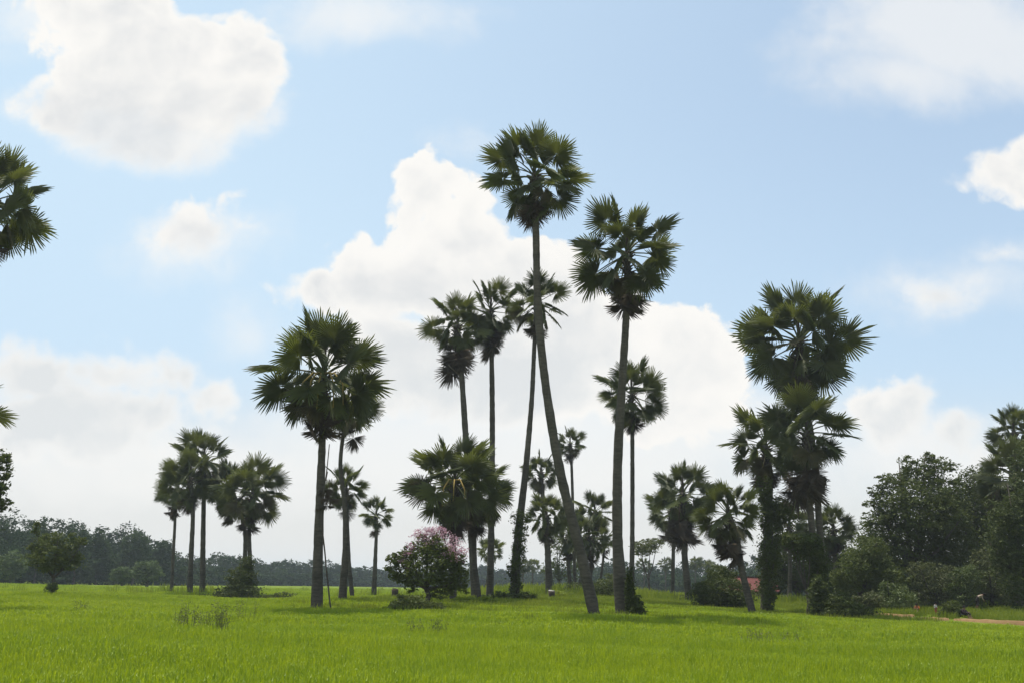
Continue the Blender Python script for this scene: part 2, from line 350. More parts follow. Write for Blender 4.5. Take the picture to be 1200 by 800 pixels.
# ------------------------------------------------------------------ broadleaf trees and bushes
def leaf_cloud(ell, n, size, r, flat=.9, clump=.2, shell=.5):
    """leaf quads in clumps; ell: list of (centre xyz, radii xyz)"""
    vol = np.array([e[1][0] * e[1][2] for e in ell]); vol = vol / vol.sum()
    Vs = []
    for (c, rad), fr in zip(ell, vol):
        k = max(8, int(n * fr * 2.2)); nc = max(9, int(k / 45))
        d = r.normal(size=(nc, 3)); d /= np.linalg.norm(d, axis=1)[:, None]
        rr_ = r.uniform(shell ** 3, 1.0, nc) ** (1 / 3)
        cc = d * rr_[:, None]
        crad = clump * r.uniform(.5, 1.5, nc)
        ci = r.integers(0, nc, k)
        off = r.normal(size=(k, 3)) * .48
        p = cc[ci] + off * crad[ci][:, None] * np.array([1.1, 1.1, .7])
        fill = r.random(k) < .3
        q = r.normal(size=(k, 3)); q /= np.linalg.norm(q, axis=1)[:, None]; q *= (r.random(k) ** (1 / 2.4))[:, None] * .92
        p = np.where(fill[:, None], q, p) * np.array(rad) + np.array(c)
        Vs.append(p)
    p = np.concatenate(Vs); k = len(p)
    a = r.normal(size=(k, 3)); a[:, 2] *= .6; a /= np.linalg.norm(a, axis=1)[:, None]
    b = np.cross(a, r.normal(size=(k, 3))); b /= np.linalg.norm(b, axis=1)[:, None]
    s = size * .9 * r.uniform(.5, 1.4, k)[:, None]
    nrm = np.cross(a, b)
    V = np.stack([p - a * s, p + b * s * .42 + nrm * s * .12, p + a * s, p - b * s * .42 + nrm * s * .12], 1).reshape(-1, 3)
    Q = np.arange(k * 4).reshape(-1, 4)
    return V, Q
def px_ell(lst, D, base, depth=.9):
    mp = m_per_px(D); out = []
    for i, (x, y, rx, ry) in enumerate(lst):
        c = at(x, y, D) - base
        out.append(((c.x, c.y + ((i * .37) % 1 - .5) * rx * mp * .6, c.z), (rx * mp, rx * mp * depth, ry * mp)))
    return out
def leafy(name, label, cat, base_px, D, ells, n, size, mat, trunk=None, limbs=6, seed=1, group=None, crown_name="crown", clump=.2, shell=.5, raise_=True, extra=None):
    r = np.random.default_rng(seed); rr = random.Random(seed)
    base = at(*base_px, D)
    if raise_: anchor(base)
    root = thing(name, label, cat, base, group)
    E = px_ell(ells, D, base)
    V, Q = leaf_cloud(E, n, size, r, clump=clump, shell=shell)
    link(crown_name, mesh_np(crown_name, V, Q, None, [mat]), root)
    mp = m_per_px(D); g = Geo()
    tw = (trunk or 4) * mp * .5
    mc = Vector(np.mean([e[0] for e in E], axis=0))
    fork = Vector((mc.x * .35, mc.y * .35, max(.25, mc.z * .4)))
    g.tube([Vector((0, 0, -1)), Vector((0, 0, 0)), fork * .55 + Vector((tw, 0, 0)), fork], [tw * 1.4, tw * 1.15, tw, tw * .85], 8, True, .05)
    for i in range(limbs):
        c, rd = E[i % len(E)]
        tip = Vector(c) + Vector((rr.uniform(-.8, .8) * rd[0], rr.uniform(-.8, .8) * rd[1], rr.uniform(-.2, .85) * rd[2]))
        mid = fork.lerp(tip, .5) + Vector((0, 0, -.12 * (tip - fork).length))
        g.tube([fork * .97, mid, tip], [tw * .6, tw * .35, tw * .08], 5)
    link("trunk" if trunk else "stem", g.mesh("trunk", [M_BARK], True), root)
    if extra: extra(root, E, r, base)
    return root

TREES = "leafy trees at the field edge"; BUSH = "bushes around the palm trunks"
leafy("leafy_tree", "small lone round tree with short trunk in the field far left", "tree", (60, 699), 86,
      [(58, 652, 22, 17), (48, 638, 13, 14), (80, 644, 15, 14), (43, 618, 5, 9), (66, 630, 13, 9), (74, 660, 18, 9), (94, 634, 9, 7), (90, 654, 9, 7), (42, 652, 8, 8), (54, 664, 14, 7), (84, 630, 7, 6)], 3300, .12, M_TREE, 4, 7, 1, TREES, clump=.3, shell=.3)
leafy("bush", "tiny leafy sprout round the foot of the lone left tree", "bush", (60, 699), 85.4, [(60, 691, 8, 7), (64, 686, 4, 5)], 420, .11, M_BUSH, None, 4, 2, BUSH, raise_=False)
def flowers(root, E, r, base):
    D = 70
    for (x, y, rx, ry) in [(493, 628, 9, 10), (506, 622, 8, 8), (518, 625, 10, 8), (530, 636, 10, 9), (541, 650, 9, 9), (484, 643, 10, 8), (508, 634, 11, 7), (472, 655, 6, 6), (498, 645, 10, 7), (524, 650, 10, 7), (480, 662, 6, 5)]:
        V, Q = leaf_cloud(px_ell([(x, y, rx, ry)], D, base), 120, .085, r, clump=.6, shell=.2)
        link("flower_cluster", mesh_np("flower_cluster", V, Q, None, [M_PINK]), root)
leafy("flowering_shrub", "big dark green shrub topped with pink blossom in mid field", "flowering shrub", (500, 706), 70,
      [(500, 662, 24, 26), (472, 664, 13, 18), (524, 670, 19, 22), (508, 644, 18, 15), (540, 680, 10, 16), (516, 690, 18, 13), (478, 648, 10, 8), (459, 654, 8, 7), (524, 650, 16, 13), (462, 672, 8, 10), (482, 686, 9, 9), (537, 658, 9, 10), (455, 664, 5, 5), (495, 632, 8, 8)], 5200, .12, M_TREE, 6, 9, 3, None, extra=flowers, clump=.26, shell=.25)
leafy("bush", "low dark bush under the pink flowering shrub", "bush", (480, 722), 66, [(478, 709, 23, 12), (500, 714, 22, 9), (465, 712, 10, 9)], 2600, .11, M_TREEDK, None, 4, 4, BUSH, clump=.28, shell=.2)
leafy("bush", "tall dark cone bush under the wide crowned palm of the left group", "bush", (283, 706), 104, [(284, 694, 24, 13), (284, 678, 17, 16), (288, 662, 9, 12), (270, 696, 18, 9)], 4200, .13, M_TREEDK, None, 5, 5, BUSH, clump=.28, shell=.2)
leafy("bush", "flat low bush just right of the dark cone bush", "bush", (318, 706), 104, [(312, 702, 18, 6), (332, 700, 12, 7)], 900, .12, M_TREE, None, 3, 6, BUSH, clump=.3, shell=.2)
leafy("bush", "small low clump left of the dark cone bush by two trunks", "bush", (247, 703), 108, [(247, 700, 14, 5)], 420, .12, M_TREE, None, 3, 7, BUSH, clump=.3, shell=.2, raise_=False)
leafy("bush", "tuft of leaves at the foot of the broad stalked palm", "bush", (392, 718), 66, [(388, 715, 16, 4)], 380, .09, M_GRASS, None, 3, 8, BUSH, clump=.3, shell=.2, raise_=False)
leafy("bush", "round bush left of the climber wrapped trunk", "bush", (591, 711), 86, [(590, 703, 14, 10)], 1000, .1, M_TREE, None, 3, 9, BUSH, clump=.3, shell=.2)
leafy("bush", "round bush right of the climber wrapped trunk", "bush", (617, 711), 86, [(617, 702, 12, 10)], 900, .1, M_TREE, None, 3, 10, BUSH, clump=.3, shell=.2)
leafy("bush", "pale grassy bush between the pink shrub and the middle trunks", "bush", (552, 714), 76, [(548, 706, 20, 8), (566, 706, 14, 7)], 1100, .11, M_GRASS, None, 3, 11, BUSH, clump=.3, shell=.2)
leafy("bush", "leafy sucker growing against the thick giant trunk", "bush", (748, 726), 62, [(744, 712, 9, 14), (750, 716, 9, 10), (738, 700, 6, 26), (738, 680, 4, 18)], 1700, .1, M_TREEDK, None, 4, 12, BUSH, clump=.3, shell=.2, raise_=False)
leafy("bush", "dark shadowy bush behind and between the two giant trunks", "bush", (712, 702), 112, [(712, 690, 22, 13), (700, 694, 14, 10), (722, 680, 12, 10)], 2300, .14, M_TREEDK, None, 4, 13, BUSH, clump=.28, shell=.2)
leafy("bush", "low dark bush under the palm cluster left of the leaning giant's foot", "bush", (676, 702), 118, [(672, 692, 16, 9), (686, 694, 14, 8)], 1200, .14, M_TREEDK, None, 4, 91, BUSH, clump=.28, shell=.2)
leafy("bush", "low bush at the foot of the close pair of palms", "bush", (798, 708), 116, [(796, 702, 14, 6), (812, 704, 12, 6)], 800, .13, M_TREE, None, 4, 92, BUSH, clump=.28, shell=.2, raise_=False)
leafy("bush", "grassy bush between the middle trunks and the climber wrapped trunk", "bush", (578, 708), 90, [(576, 703, 12, 7), (564, 704, 10, 6)], 700, .11, M_BUSH, None, 4, 93, BUSH, clump=.28, shell=.2, raise_=False)
leafy("bush", "low weed bush beside the pale topped stump", "bush", (657, 703), 104, [(658, 698, 14, 6), (650, 695, 8, 6)], 500, .11, M_GRASS, None, 3, 14, BUSH, clump=.3, shell=.2)
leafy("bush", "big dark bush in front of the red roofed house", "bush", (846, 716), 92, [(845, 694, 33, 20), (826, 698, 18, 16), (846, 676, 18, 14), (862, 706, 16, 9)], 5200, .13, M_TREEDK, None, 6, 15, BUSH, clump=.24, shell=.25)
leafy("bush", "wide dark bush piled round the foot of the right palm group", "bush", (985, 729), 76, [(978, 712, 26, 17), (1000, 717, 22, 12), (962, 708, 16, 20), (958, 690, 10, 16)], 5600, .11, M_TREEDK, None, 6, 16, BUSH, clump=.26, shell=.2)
leafy("bush", "pale weedy tuft at the foot of the trunk leaning over the roof", "bush", (895, 730), 76, [(893, 722, 16, 7), (905, 722, 10, 6)], 700, .1, M_GRASS, None, 3, 17, BUSH, clump=.3, shell=.2)
leafy("leafy_tree", "small olive tree peeping out right of the thick giant trunk", "tree", (760, 703), 150, [(757, 640, 17, 9), (768, 636, 12, 7), (752, 646, 12, 6)], 1500, .16, M_DRY, 3, 5, 18, TREES)
leafy("climbing_plant", "leafy climber wrapped round a tall middle palm's lower trunk", "climbing plant", (604, 706), 87.4,
      [(605, 690, 9, 14), (605, 668, 10, 14), (607, 645, 9, 16), (610, 622, 9, 14), (612, 606, 11, 9)], 2400, .1, M_TREE, None, 4, 19, None, clump=.3, shell=.1, raise_=False)
leafy("climbing_plant", "thick creeper covering the left palm trunk of the right group", "climbing plant", (900, 718), 85,
      [(899, 690, 11, 24), (901, 650, 13, 28), (905, 610, 15, 30), (915, 600, 16, 18), (896, 580, 10, 26)], 5200, .12, M_TREEDK, None, 5, 20, None, clump=.26, shell=.1, raise_=False)
leafy("climbing_plant", "dark creeper hanging between the trunks of the right group", "climbing plant", (946, 722), 79,
      [(940, 634, 15, 11), (925, 632, 9, 10), (936, 648, 9, 9), (952, 644, 13, 18), (959, 672, 13, 24), (966, 702, 14, 22)], 4600, .12, M_TREEDK, None, 6, 21, None, clump=.24, shell=.15, raise_=False)
# right hand trees
leafy("leafy_tree", "biggest leafy tree at the right with feathery twigs on top", "tree", (1074, 714), 104,
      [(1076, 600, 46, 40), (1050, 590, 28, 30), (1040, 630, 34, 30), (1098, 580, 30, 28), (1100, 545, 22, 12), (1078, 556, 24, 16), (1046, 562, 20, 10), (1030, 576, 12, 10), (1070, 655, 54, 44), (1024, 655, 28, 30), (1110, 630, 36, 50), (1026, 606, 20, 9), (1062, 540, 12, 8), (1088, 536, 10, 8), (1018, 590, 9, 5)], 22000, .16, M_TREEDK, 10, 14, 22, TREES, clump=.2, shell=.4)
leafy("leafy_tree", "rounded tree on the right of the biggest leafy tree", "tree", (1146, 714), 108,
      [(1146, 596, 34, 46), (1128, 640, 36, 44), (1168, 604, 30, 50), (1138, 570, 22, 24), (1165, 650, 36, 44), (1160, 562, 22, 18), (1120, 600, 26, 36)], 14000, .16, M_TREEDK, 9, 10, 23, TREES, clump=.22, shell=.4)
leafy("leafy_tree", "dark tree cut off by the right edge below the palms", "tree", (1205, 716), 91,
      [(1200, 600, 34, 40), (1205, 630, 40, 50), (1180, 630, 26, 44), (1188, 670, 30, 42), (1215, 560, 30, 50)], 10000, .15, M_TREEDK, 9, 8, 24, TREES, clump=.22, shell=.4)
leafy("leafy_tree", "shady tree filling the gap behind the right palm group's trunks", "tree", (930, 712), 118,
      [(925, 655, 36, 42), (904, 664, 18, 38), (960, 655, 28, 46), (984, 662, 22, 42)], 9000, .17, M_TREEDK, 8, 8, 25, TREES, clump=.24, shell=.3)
leafy("leafy_tree", "low spreading tree leaning out left below the biggest leafy tree", "tree", (1006, 712), 98,
      [(1004, 668, 26, 24), (1018, 650, 24, 22), (990, 684, 16, 18), (1030, 676, 28, 24)], 6000, .14, M_TREE, 6, 8, 26, TREES, clump=.24, shell=.35)
for k, (lab, bp, D, el, n, mt) in enumerate([
    ("light green shrub with upright shoots below the biggest leafy tree", (1044, 718), 94, [(1044, 703, 24, 14), (1030, 706, 14, 10), (1058, 700, 16, 14), (1038, 690, 10, 10)], 2600, M_BUSH),
    ("flat yellowish shrub behind the children by the sandy path", (1080, 716), 99, [(1074, 710, 26, 6), (1090, 709, 16, 5)], 1300, M_BUSH),
    ("pale olive shrub with bare stems under the biggest leafy tree", (1096, 712), 98, [(1092, 676, 26, 20), (1108, 688, 18, 18), (1078, 668, 14, 14), (1090, 696, 26, 14)], 2400, M_DRY),
    ("yellow green round shrub under the rounded tree", (1131, 712), 96, [(1131, 674, 19, 13), (1124, 686, 18, 14), (1142, 688, 14, 16), (1128, 700, 20, 10)], 2200, M_BUSH),
    ("greyish wispy shrub right of the yellow green round one", (1160, 712), 97, [(1160, 660, 28, 20), (1170, 680, 24, 22), (1152, 694, 20, 16), (1172, 700, 22, 12)], 2800, M_DRY),
    ("low feathery shrub left of the person sitting by the path", (1114, 725), 86, [(1114, 713, 11, 10), (1108, 718, 8, 6)], 1500, M_TREE),
    ("small sandy coloured shrub at the left end of the sandy path", (1020, 716), 92, [(1018, 704, 14, 12), (1008, 708, 12, 9)], 1300, M_DRY),
    ("dark undergrowth below the middle of the biggest leafy tree", (1068, 712), 105, [(1060, 690, 34, 18), (1084, 692, 26, 18)], 2600, M_TREEDK),
    ("dark undergrowth below the rounded tree on the right", (1128, 712), 105, [(1118, 692, 30, 18), (1144, 690, 30, 20)], 2800, M_TREEDK),
    ("dark undergrowth left below the big leafy tree", (1016, 712), 104, [(1010, 694, 24, 16), (1034, 694, 22, 16)], 2200, M_TREEDK),
    ("dark undergrowth bush near the right picture edge", (1180, 716), 100, [(1178, 695, 24, 16), (1198, 690, 18, 20)], 2400, M_TREEDK)]):
    leafy("bush", lab, "bush", bp, D, el, n, .12, mt, None, 6, 40 + k, BUSH, clump=.26, shell=.25)
leafy("leafy_tree", "broad leafed tree with only outer twigs in view at the left edge", "tree", (-30, 704), 70, [(-14, 556, 30, 26), (-18, 580, 28, 24), (-2, 538, 16, 14), (-40, 600, 40, 40), (4, 590, 12, 8)], 3400, .15, M_TREE, 8, 9, 60, TREES, clump=.18, shell=.5, raise_=False)
leafy("leafy_tree", "small hazy tree with tall trunk left of the cluster between the giants", "tree", (654, 694), 175, [(656, 640, 16, 18), (668, 664, 20, 18), (646, 668, 16, 14)], 1500, .2, M_TREE, 3, 5, 61, TREES)

# ------------------------------------------------------------------ the far wood
def interp(x, tab):
    return float(np.interp(x, [t[0] for t in tab], [t[1] for t in tab]))
TOP = [(-150, 594), (0, 604), (25, 607), (55, 615), (85, 612), (110, 624), (135, 621), (155, 619), (180, 630), (202, 642), (225, 655), (250, 650), (300, 655), (350, 661), (400, 659), (440, 668), (470, 670), (560, 664), (620, 668), (660, 664), (720, 660), (780, 665), (840, 660), (900, 655), (1000, 650), (1300, 640)]
DEP = [(-150, 205), (0, 225), (200, 290), (330, 400), (450, 500), (620, 520), (700, 390), (800, 330), (1000, 260), (1300, 240)]
def wood_crown(x, ytop, D, r, rxm):
    """one broad crown reaching from the ground to ytop at pixel column x"""
    top = at(x, ytop, D); H = top.z + .4
    rx = rxm; E = []
    E.append(((top.x, top.y, top.z - H * .22), (rx * .85, rx * .85, H * .28)))
    E.append(((top.x + r.uniform(-.3, .3) * rx, top.y, top.z - H * .5), (rx * 1.05, rx, H * .28)))
    E.append(((top.x + r.uniform(-.3, .3) * rx, top.y - rx * .3, top.z - H * .78), (rx * 1.1, rx, H * .26)))
    return E
def wood(mat):
    r = np.random.default_rng(77); VV = []; QQ = []; n = 0
    for row in range(3):
        x = -160.0
        while x < 1320:
            D = interp(x, DEP) * (1 + .09 * row); mp = m_per_px(D)
            yt = interp(x, TOP) + (r.uniform(-1, 9) if row == 2 else r.uniform(4, 24) if row == 1 else r.uniform(22, 44) * interp(x, [(0, 1), (300, .5), (1300, .55)]))
            yt = min(yt - 4, interp(x, [(0, 672), (500, 682), (1300, 688)]))
            rx = r.uniform(3.0, 5.2)
            E = wood_crown(x, yt, D, r, rx)
            ln = .36 * (D / 250)
            V, Q = leaf_cloud(E, int(1100 / (D / 250)), ln, r, clump=.3, shell=.35)
            VV.append(V); QQ.append(Q + n); n += len(V)
            x += rx / mp * r.uniform(.6, 1.05)
    print('wood quads', n // 4)
    return mesh_np("far_wood", np.concatenate(VV), np.concatenate(QQ), None, [mat])
fwood = link("far_wood", wood(M_WOOD)); fwood["kind"] = "stuff"
fwood["label"] = "dark hazy wood closing off the far side of the field"
FW = "trees standing out of the far wood"
def far_tree(lab, x, yt, yb, D, rxp, mat, seed, n=1700):
    r = np.random.default_rng(seed); base = at(x, yb, D); base.z = -.3
    top = at(x, yt, D); H = top.z - base.z; rx = rxp * m_per_px(D)
    root = thing("far_tree", lab, "tree", base, FW); g = Geo()
    g.tube([(0, 0, -.6), (0, 0, H * .3), (.3, 0, H * .6)], [.35, .28, .15], 6)
    link("trunk", g.mesh("trunk", [M_BARK]), root)
    E = [((0, 0, H * .74), (rx * .75, rx * .7, H * .26)), ((-rx * .4, 0, H * .6), (rx * .65, rx * .7, H * .26)), ((rx * .45, 0, H * .58), (rx * .6, rx * .7, H * .26)), ((0, -rx * .3, H * .4), (rx * .8, rx * .7, H * .28))]
    V, Q = leaf_cloud(E, n, .34 * D / 250, r, clump=.28, shell=.4)
    link("crown", mesh_np("crown", V, Q, None, [mat]), root)
for k, a in enumerate([
    ("pale green round tree at the foot of the left far wood", 172, 655, 686, 215, 17, M_WOODL),
    ("smaller pale tree beside the round one at the wood's foot", 143, 662, 685, 212, 13, M_WOODL),
    ("tallest domed tree on the skyline of the left wood", 86, 610, 682, 250, 17, M_WOOD),
    ("broad domed tree where the left wood's skyline starts dropping", 155, 617, 684, 270, 16, M_WOOD),
    ("light leafed tree at the wood's foot near the left edge", 12, 645, 681, 205, 18, M_WOODL),
    ("tree on the skyline right above the lone field tree", 40, 611, 681, 235, 13, M_WOOD),
    ("flat topped tree on the skyline right of the tallest dome", 112, 621, 683, 262, 14, M_WOOD),
    ("last high tree on the skyline before the wood drops low", 188, 630, 685, 285, 14, M_WOOD)]):
    far_tree(*a, 500 + k)

# ------------------------------------------------------------------ small things
def stump(lab, bx, by, D, w, h, top_c):
    base = at(bx, by, D); mp = m_per_px(D); root = thing("tree_stump", lab, "stump", base); g = Geo()
    H = h * mp; W = w * mp * .5
    g.tube([(0, 0, -.6), (0, 0, 0), (.04, 0, H * .6), (.02, .02, H)], [W * 1.2, W * 1.05, W * .85, W], 10, True, .1)
    link("trunk", g.mesh("trunk", [M_BOOT], True), root)
    g = Geo(); g.tube([(.02, .02, H + .003), (.03, .02, H + .09)], [W * .95, W * .7], 10, True, .12)
    link("cut_top", g.mesh("cut_top", [plain_mat("stump_top", top_c)], True), root)
stump("black burnt stump in the rice left of the pink shrub", 462, 702, 92, 8, 11, (.03, .025, .02))
stump("dark stump with a pale top beneath the stacked palm pair", 646, 705, 100, 8, 12, (.36, .34, .31))
# liana by the broad palm
lb = at(387, 717, 65.5); lian = thing("liana", "thin bare liana hanging beside the broad stalked palm's trunk", "vine", lb)
g = Geo(); P, W = spline([(at(x, y, 65.5) - lb, .045 * s) for x, y, s in [(389, 722, 1.2), (386, 700, 1.1), (381, 650, 1), (377, 600, .9), (383, 550, .7), (386, 520, .6)]], .3)
g.tube(P, W, 6, True, .1); link("stem", g.mesh("stem", [M_BARK], True), lian)
for i, (x, y) in enumerate([(384, 570), (386, 580), (383, 588)]):
    o = link("dead_frond", DEADF[i], lian); o.matrix_basis = frond_matrix(1.2 * i - 2, R(-82), 1.9, .5 * i, at(x, y - 18, 65.5) - lb)

# house with the red roof
hb = at(874, 706, 128); hb.z = max(-.3, min(.4, hb.z)); anchor(hb, 5)
house = thing("house", "low wooden house with a red roof behind the dark bush", "house", hb)
def box(g, x0, x1, y0, y1, z0, z1):
    V = [(x, y, z) for x in (x0, x1) for y in (y0, y1) for z in (z0, z1)]
    g.add(V, [(0, 1, 3, 2), (4, 6, 7, 5), (0, 4, 5, 1), (2, 3, 7, 6), (0, 2, 6, 4), (1, 5, 7, 3)])
M_ROOF = bark_mat("red_roof", (.10, .032, .028), (.16, .058, .05), 4, .3, .3)
M_WALL = bark_mat("dark_boards", (.06, .05, .04), (.12, .095, .075), 6, .2, .3)
g = Geo(); box(g, -2.6, 2.6, -1.8, 1.8, -.5, 1.45); link("wall", g.mesh("wall", [M_WALL]), house)
g = Geo()
for sgn in (-1, 1):
    V = []
    for k in range(13):
        x = -3.3 + 6.6 * k / 12
        for (yy, zz) in ((sgn * 2.7, 1.25), (0, 2.75), (0, 2.83), (sgn * 2.75, 1.33)):
            V.append((x, yy, zz + .025 * (k % 2)))
    g.add(V, [(k * 4 + a, k * 4 + (a + 1) % 4, k * 4 + 4 + (a + 1) % 4, k * 4 + 4 + a) for k in range(12) for a in range(4)])
rf = link("roof", g.mesh("roof", [M_ROOF]), house)
g = Geo(); box(g, -3.35, 3.35, -.12, .12, 2.86, 2.93); link("ridge_cap", g.mesh("ridge_cap", [M_ROOF]), rf)
g = Geo(); box(g, -.5, .4, -1.86, -1.803, -.4, 1.3); link("door", g.mesh("door", [plain_mat("door_wood", (.05, .035, .025))]), house)
for x in (-1.8, 1.3):
    g = Geo(); box(g, x - .4, x + .4, -1.85, -1.803, .4, 1.1); link("window", g.mesh("window", [plain_mat("shutter_wood", (.16, .14, .11))]), house)
for x in (-3, -1, 1, 3):
    g = Geo(); g.tube([(x, -2.5, -.8), (x, -2.5, 1.28)], [.07, .06], 6); link("post", g.mesh("post", [M_BARK]), house)

# people
SKIN = plain_mat("skin", (.22, .13, .085)); HAIR = plain_mat("black_hair", (.015, .012, .012))
def person(lab, bx, by, D, pose, shirt, legs, face=0.0, scale=1.0):
    base = at(bx, by, D); base.z = max(base.z, gz(base.x, base.y))
    root = thing("person", lab, "person", base); root.rotation_euler = (0, 0, face)
    if pose == "sit":
        J = dict(pel=(0, 0, .16), chest=(0, -.05, .48), neck=(0, -.08, .62), head=(0, -.12, .74), kl=(-.17, -.38, .42), kr=(.17, -.36, .40), fl=(-.14, -.52, .06), fr=(.14, -.50, .06), tl=(-.14, -.64, .03), tr=(.14, -.62, .03),
                 sl=(-.18, -.05, .56), sr=(.18, -.05, .56), el=(-.26, -.2, .38), er=(.26, -.2, .38), hl=(-.12, -.4, .44), hr=(.12, -.4, .44))
    elif pose == "bend":
        J = dict(pel=(0, .12, .85), chest=(0, -.2, 1.08), neck=(0, -.36, 1.13), head=(0, -.5, 1.18), kl=(-.12, .02, .46), kr=(.12, .1, .46), fl=(-.13, .1, .07), fr=(.13, .2, .07), tl=(-.13, -.05, .03), tr=(.13, .05, .03),
                 sl=(-.18, -.28, 1.1), sr=(.18, -.28, 1.1), el=(-.22, -.36, .82), er=(.22, -.36, .82), hl=(-.14, -.5, .6), hr=(.14, -.5, .6))
    else:
        J = dict(pel=(0, 0, .82), chest=(0, 0, 1.15), neck=(0, 0, 1.32), head=(0, -.02, 1.46), kl=(-.1, -.02, .45), kr=(.1, -.06, .45), fl=(-.1, .02, .07), fr=(.1, 0, .07), tl=(-.11, -.13, .03), tr=(.11, -.15, .03),
                 sl=(-.18, 0, 1.26), sr=(.18, 0, 1.26), el=(-.23, .02, 1.0), er=(.23, .02, 1.0), hl=(-.22, -.1, .78), hr=(.22, -.1, .78))
    RAD = dict(pel=.14, chest=.15, neck=.055, head=.1, kl=.07, kr=.07, fl=.045, fr=.045, tl=.035, tr=.035, sl=.06, sr=.06, el=.045, er=.045, hl=.035, hr=.035)
    keys = list(J); E = [("pel", "chest"), ("chest", "neck"), ("neck", "head"), ("pel", "kl"), ("pel", "kr"), ("kl", "fl"), ("kr", "fr"), ("fl", "tl"), ("fr", "tr"), ("chest", "sl"), ("chest", "sr"), ("sl", "el"), ("sr", "er"), ("el", "hl"), ("er", "hr")]
    me = bpy.data.meshes.new("body"); me.from_pydata([Vector(J[k]) * scale for k in keys], [(keys.index(a), keys.index(b)) for a, b in E], [])
    tmp = bpy.data.objects.new("tmp", me); COL.objects.link(tmp)
    md = tmp.modifiers.new("s", 'SKIN')
    for i, k in enumerate(keys):
        v = me.skin_vertices[0].data[i]; v.radius = (RAD[k] * scale, RAD[k] * scale); v.use_root = (k == "pel")
    sd = tmp.modifiers.new("d", 'SUBSURF'); sd.levels = 2; sd.render_levels = 2
    dg = bpy.context.evaluated_depsgraph_get(); dg.update()
    bm_ = bpy.data.meshes.new_from_object(tmp.evaluated_get(dg)); bpy.data.objects.remove(tmp)
    bm_.materials.clear()
    for m in (SKIN, plain_mat("shirt", shirt), plain_mat("trousers", legs)): bm_.materials.append(m)
    top = {"chest", "sl", "sr", "el", "er"}; low = {"pel", "kl", "kr"}
    for p in bm_.polygons:
        c = p.center / scale; k = min(keys, key=lambda q: (Vector(J[q]) - c).length)
        p.material_index = 1 if k in top else 2 if k in low else 0; p.use_smooth = True
    body = link("body", bm_, root)
    hd = Vector(J["head"]) * scale; g = Geo(); V = []; Q = []
    for i in range(7):
        th = i / 6 * R(105)
        for j in range(10):
            ph = j / 10 * 6.2832; V.append(hd + Vector((math.sin(th) * math.cos(ph) * .112, math.sin(th) * math.sin(ph) * .118 + .02, math.cos(th) * .125 + .01)) * scale)
    Q = [(i * 10 + j, i * 10 + (j + 1) % 10, i * 10 + 10 + (j + 1) % 10, i * 10 + 10 + j) for i in range(6) for j in range(10)]
    g.add([tuple(v) for v in V], Q); link("hair", g.mesh("hair", [HAIR], True), body)
    return root
PEOPLE = [("person in dark clothes sitting at the edge of the sandy path", 1129, 724, 84, "sit", (.03, .02, .025), (.03, .025, .03), .6, 1.1),
          ("person in an orange top crouching in the grass by the shrubs", 1075, 717, 92, "sit", (.42, .13, .04), (.10, .06, .04), -.6, .85),
          ("person in a white top and red bottoms near the path's gap", 1097, 720, 90, "stand", (.55, .5, .48), (.30, .07, .05), .4, .62),
          ("person in a pale shirt bending beside the dark undergrowth", 1147, 713, 93, "bend", (.42, .33, .25), (.05, .04, .04), 1.2, 1.0)]

# weeds in the rice
def weed(lab, bx, by, D, w, h, n, seed, mat=M_WEED):
    r = random.Random(seed); base = at(bx, by, D); base.z = -.4; mp = m_per_px(D)
    root = thing("weed_plant", lab, "weed", base, "tall weeds standing in the rice"); gs = Geo(); P = []
    q = np.random.default_rng(seed)
    for i in range(n):
        x = r.uniform(-.5, .5) * w * mp; y = r.uniform(-.4, .4); H = .4 + h * mp * r.uniform(.55, 1.05)
        t = Vector((x + r.uniform(-.15, .15), y, H)); gs.tube([(x, y, 0), (x * 1.02, y, H * .5), t], [.009, .007, .003], 4)
        for k in range(26):
            f = r.uniform(.3, 1); P.append(Vector((x, y, 0)).lerp(t, f) + Vector((r.uniform(-.09, .09), r.uniform(-.09, .09), r.uniform(-.02, .05))))
    link("stem", gs.mesh("stem", [M_WEED]), root)
    p = np.array([tuple(v) for v in P]); k = len(p); a = q.normal(size=(k, 3)); a /= np.linalg.norm(a, axis=1)[:, None]; b = np.cross(a, q.normal(size=(k, 3))); b /= np.linalg.norm(b, axis=1)[:, None]; s = q.uniform(.02, .05, k)[:, None]
    V = np.stack([p - a * s, p + b * s * .4, p + a * s, p - b * s * .4], 1).reshape(-1, 3)
    link("foliage", mesh_np("foliage", V, np.arange(k * 4).reshape(-1, 4), None, [mat]), root)
weed("tall thin weed clump in the rice below the left palms, right hand tuft", 258, 738, 38, 16, 32, 20, 1)
weed("sparse thin weed clump in the rice, left hand tuft below the left palms", 220, 736, 39, 24, 28, 18, 2)
weed("small weed between the two weed tufts below the left palms", 240, 734, 40, 12, 20, 9, 3)
weed("lone small dark weed in the rice right of the lone left tree", 96, 714, 58, 8, 10, 9, 4)
weed("few reddish weed stalks in the rice below the pink shrub", 502, 737, 42, 40, 14, 16, 5)
weed("weed stalks in the rice in front of the right palm group", 905, 742, 40, 70, 13, 13, 6)
weed("thin weed stems in the rice left of the broad stalked palm", 290, 722, 52, 20, 24, 9, 7)

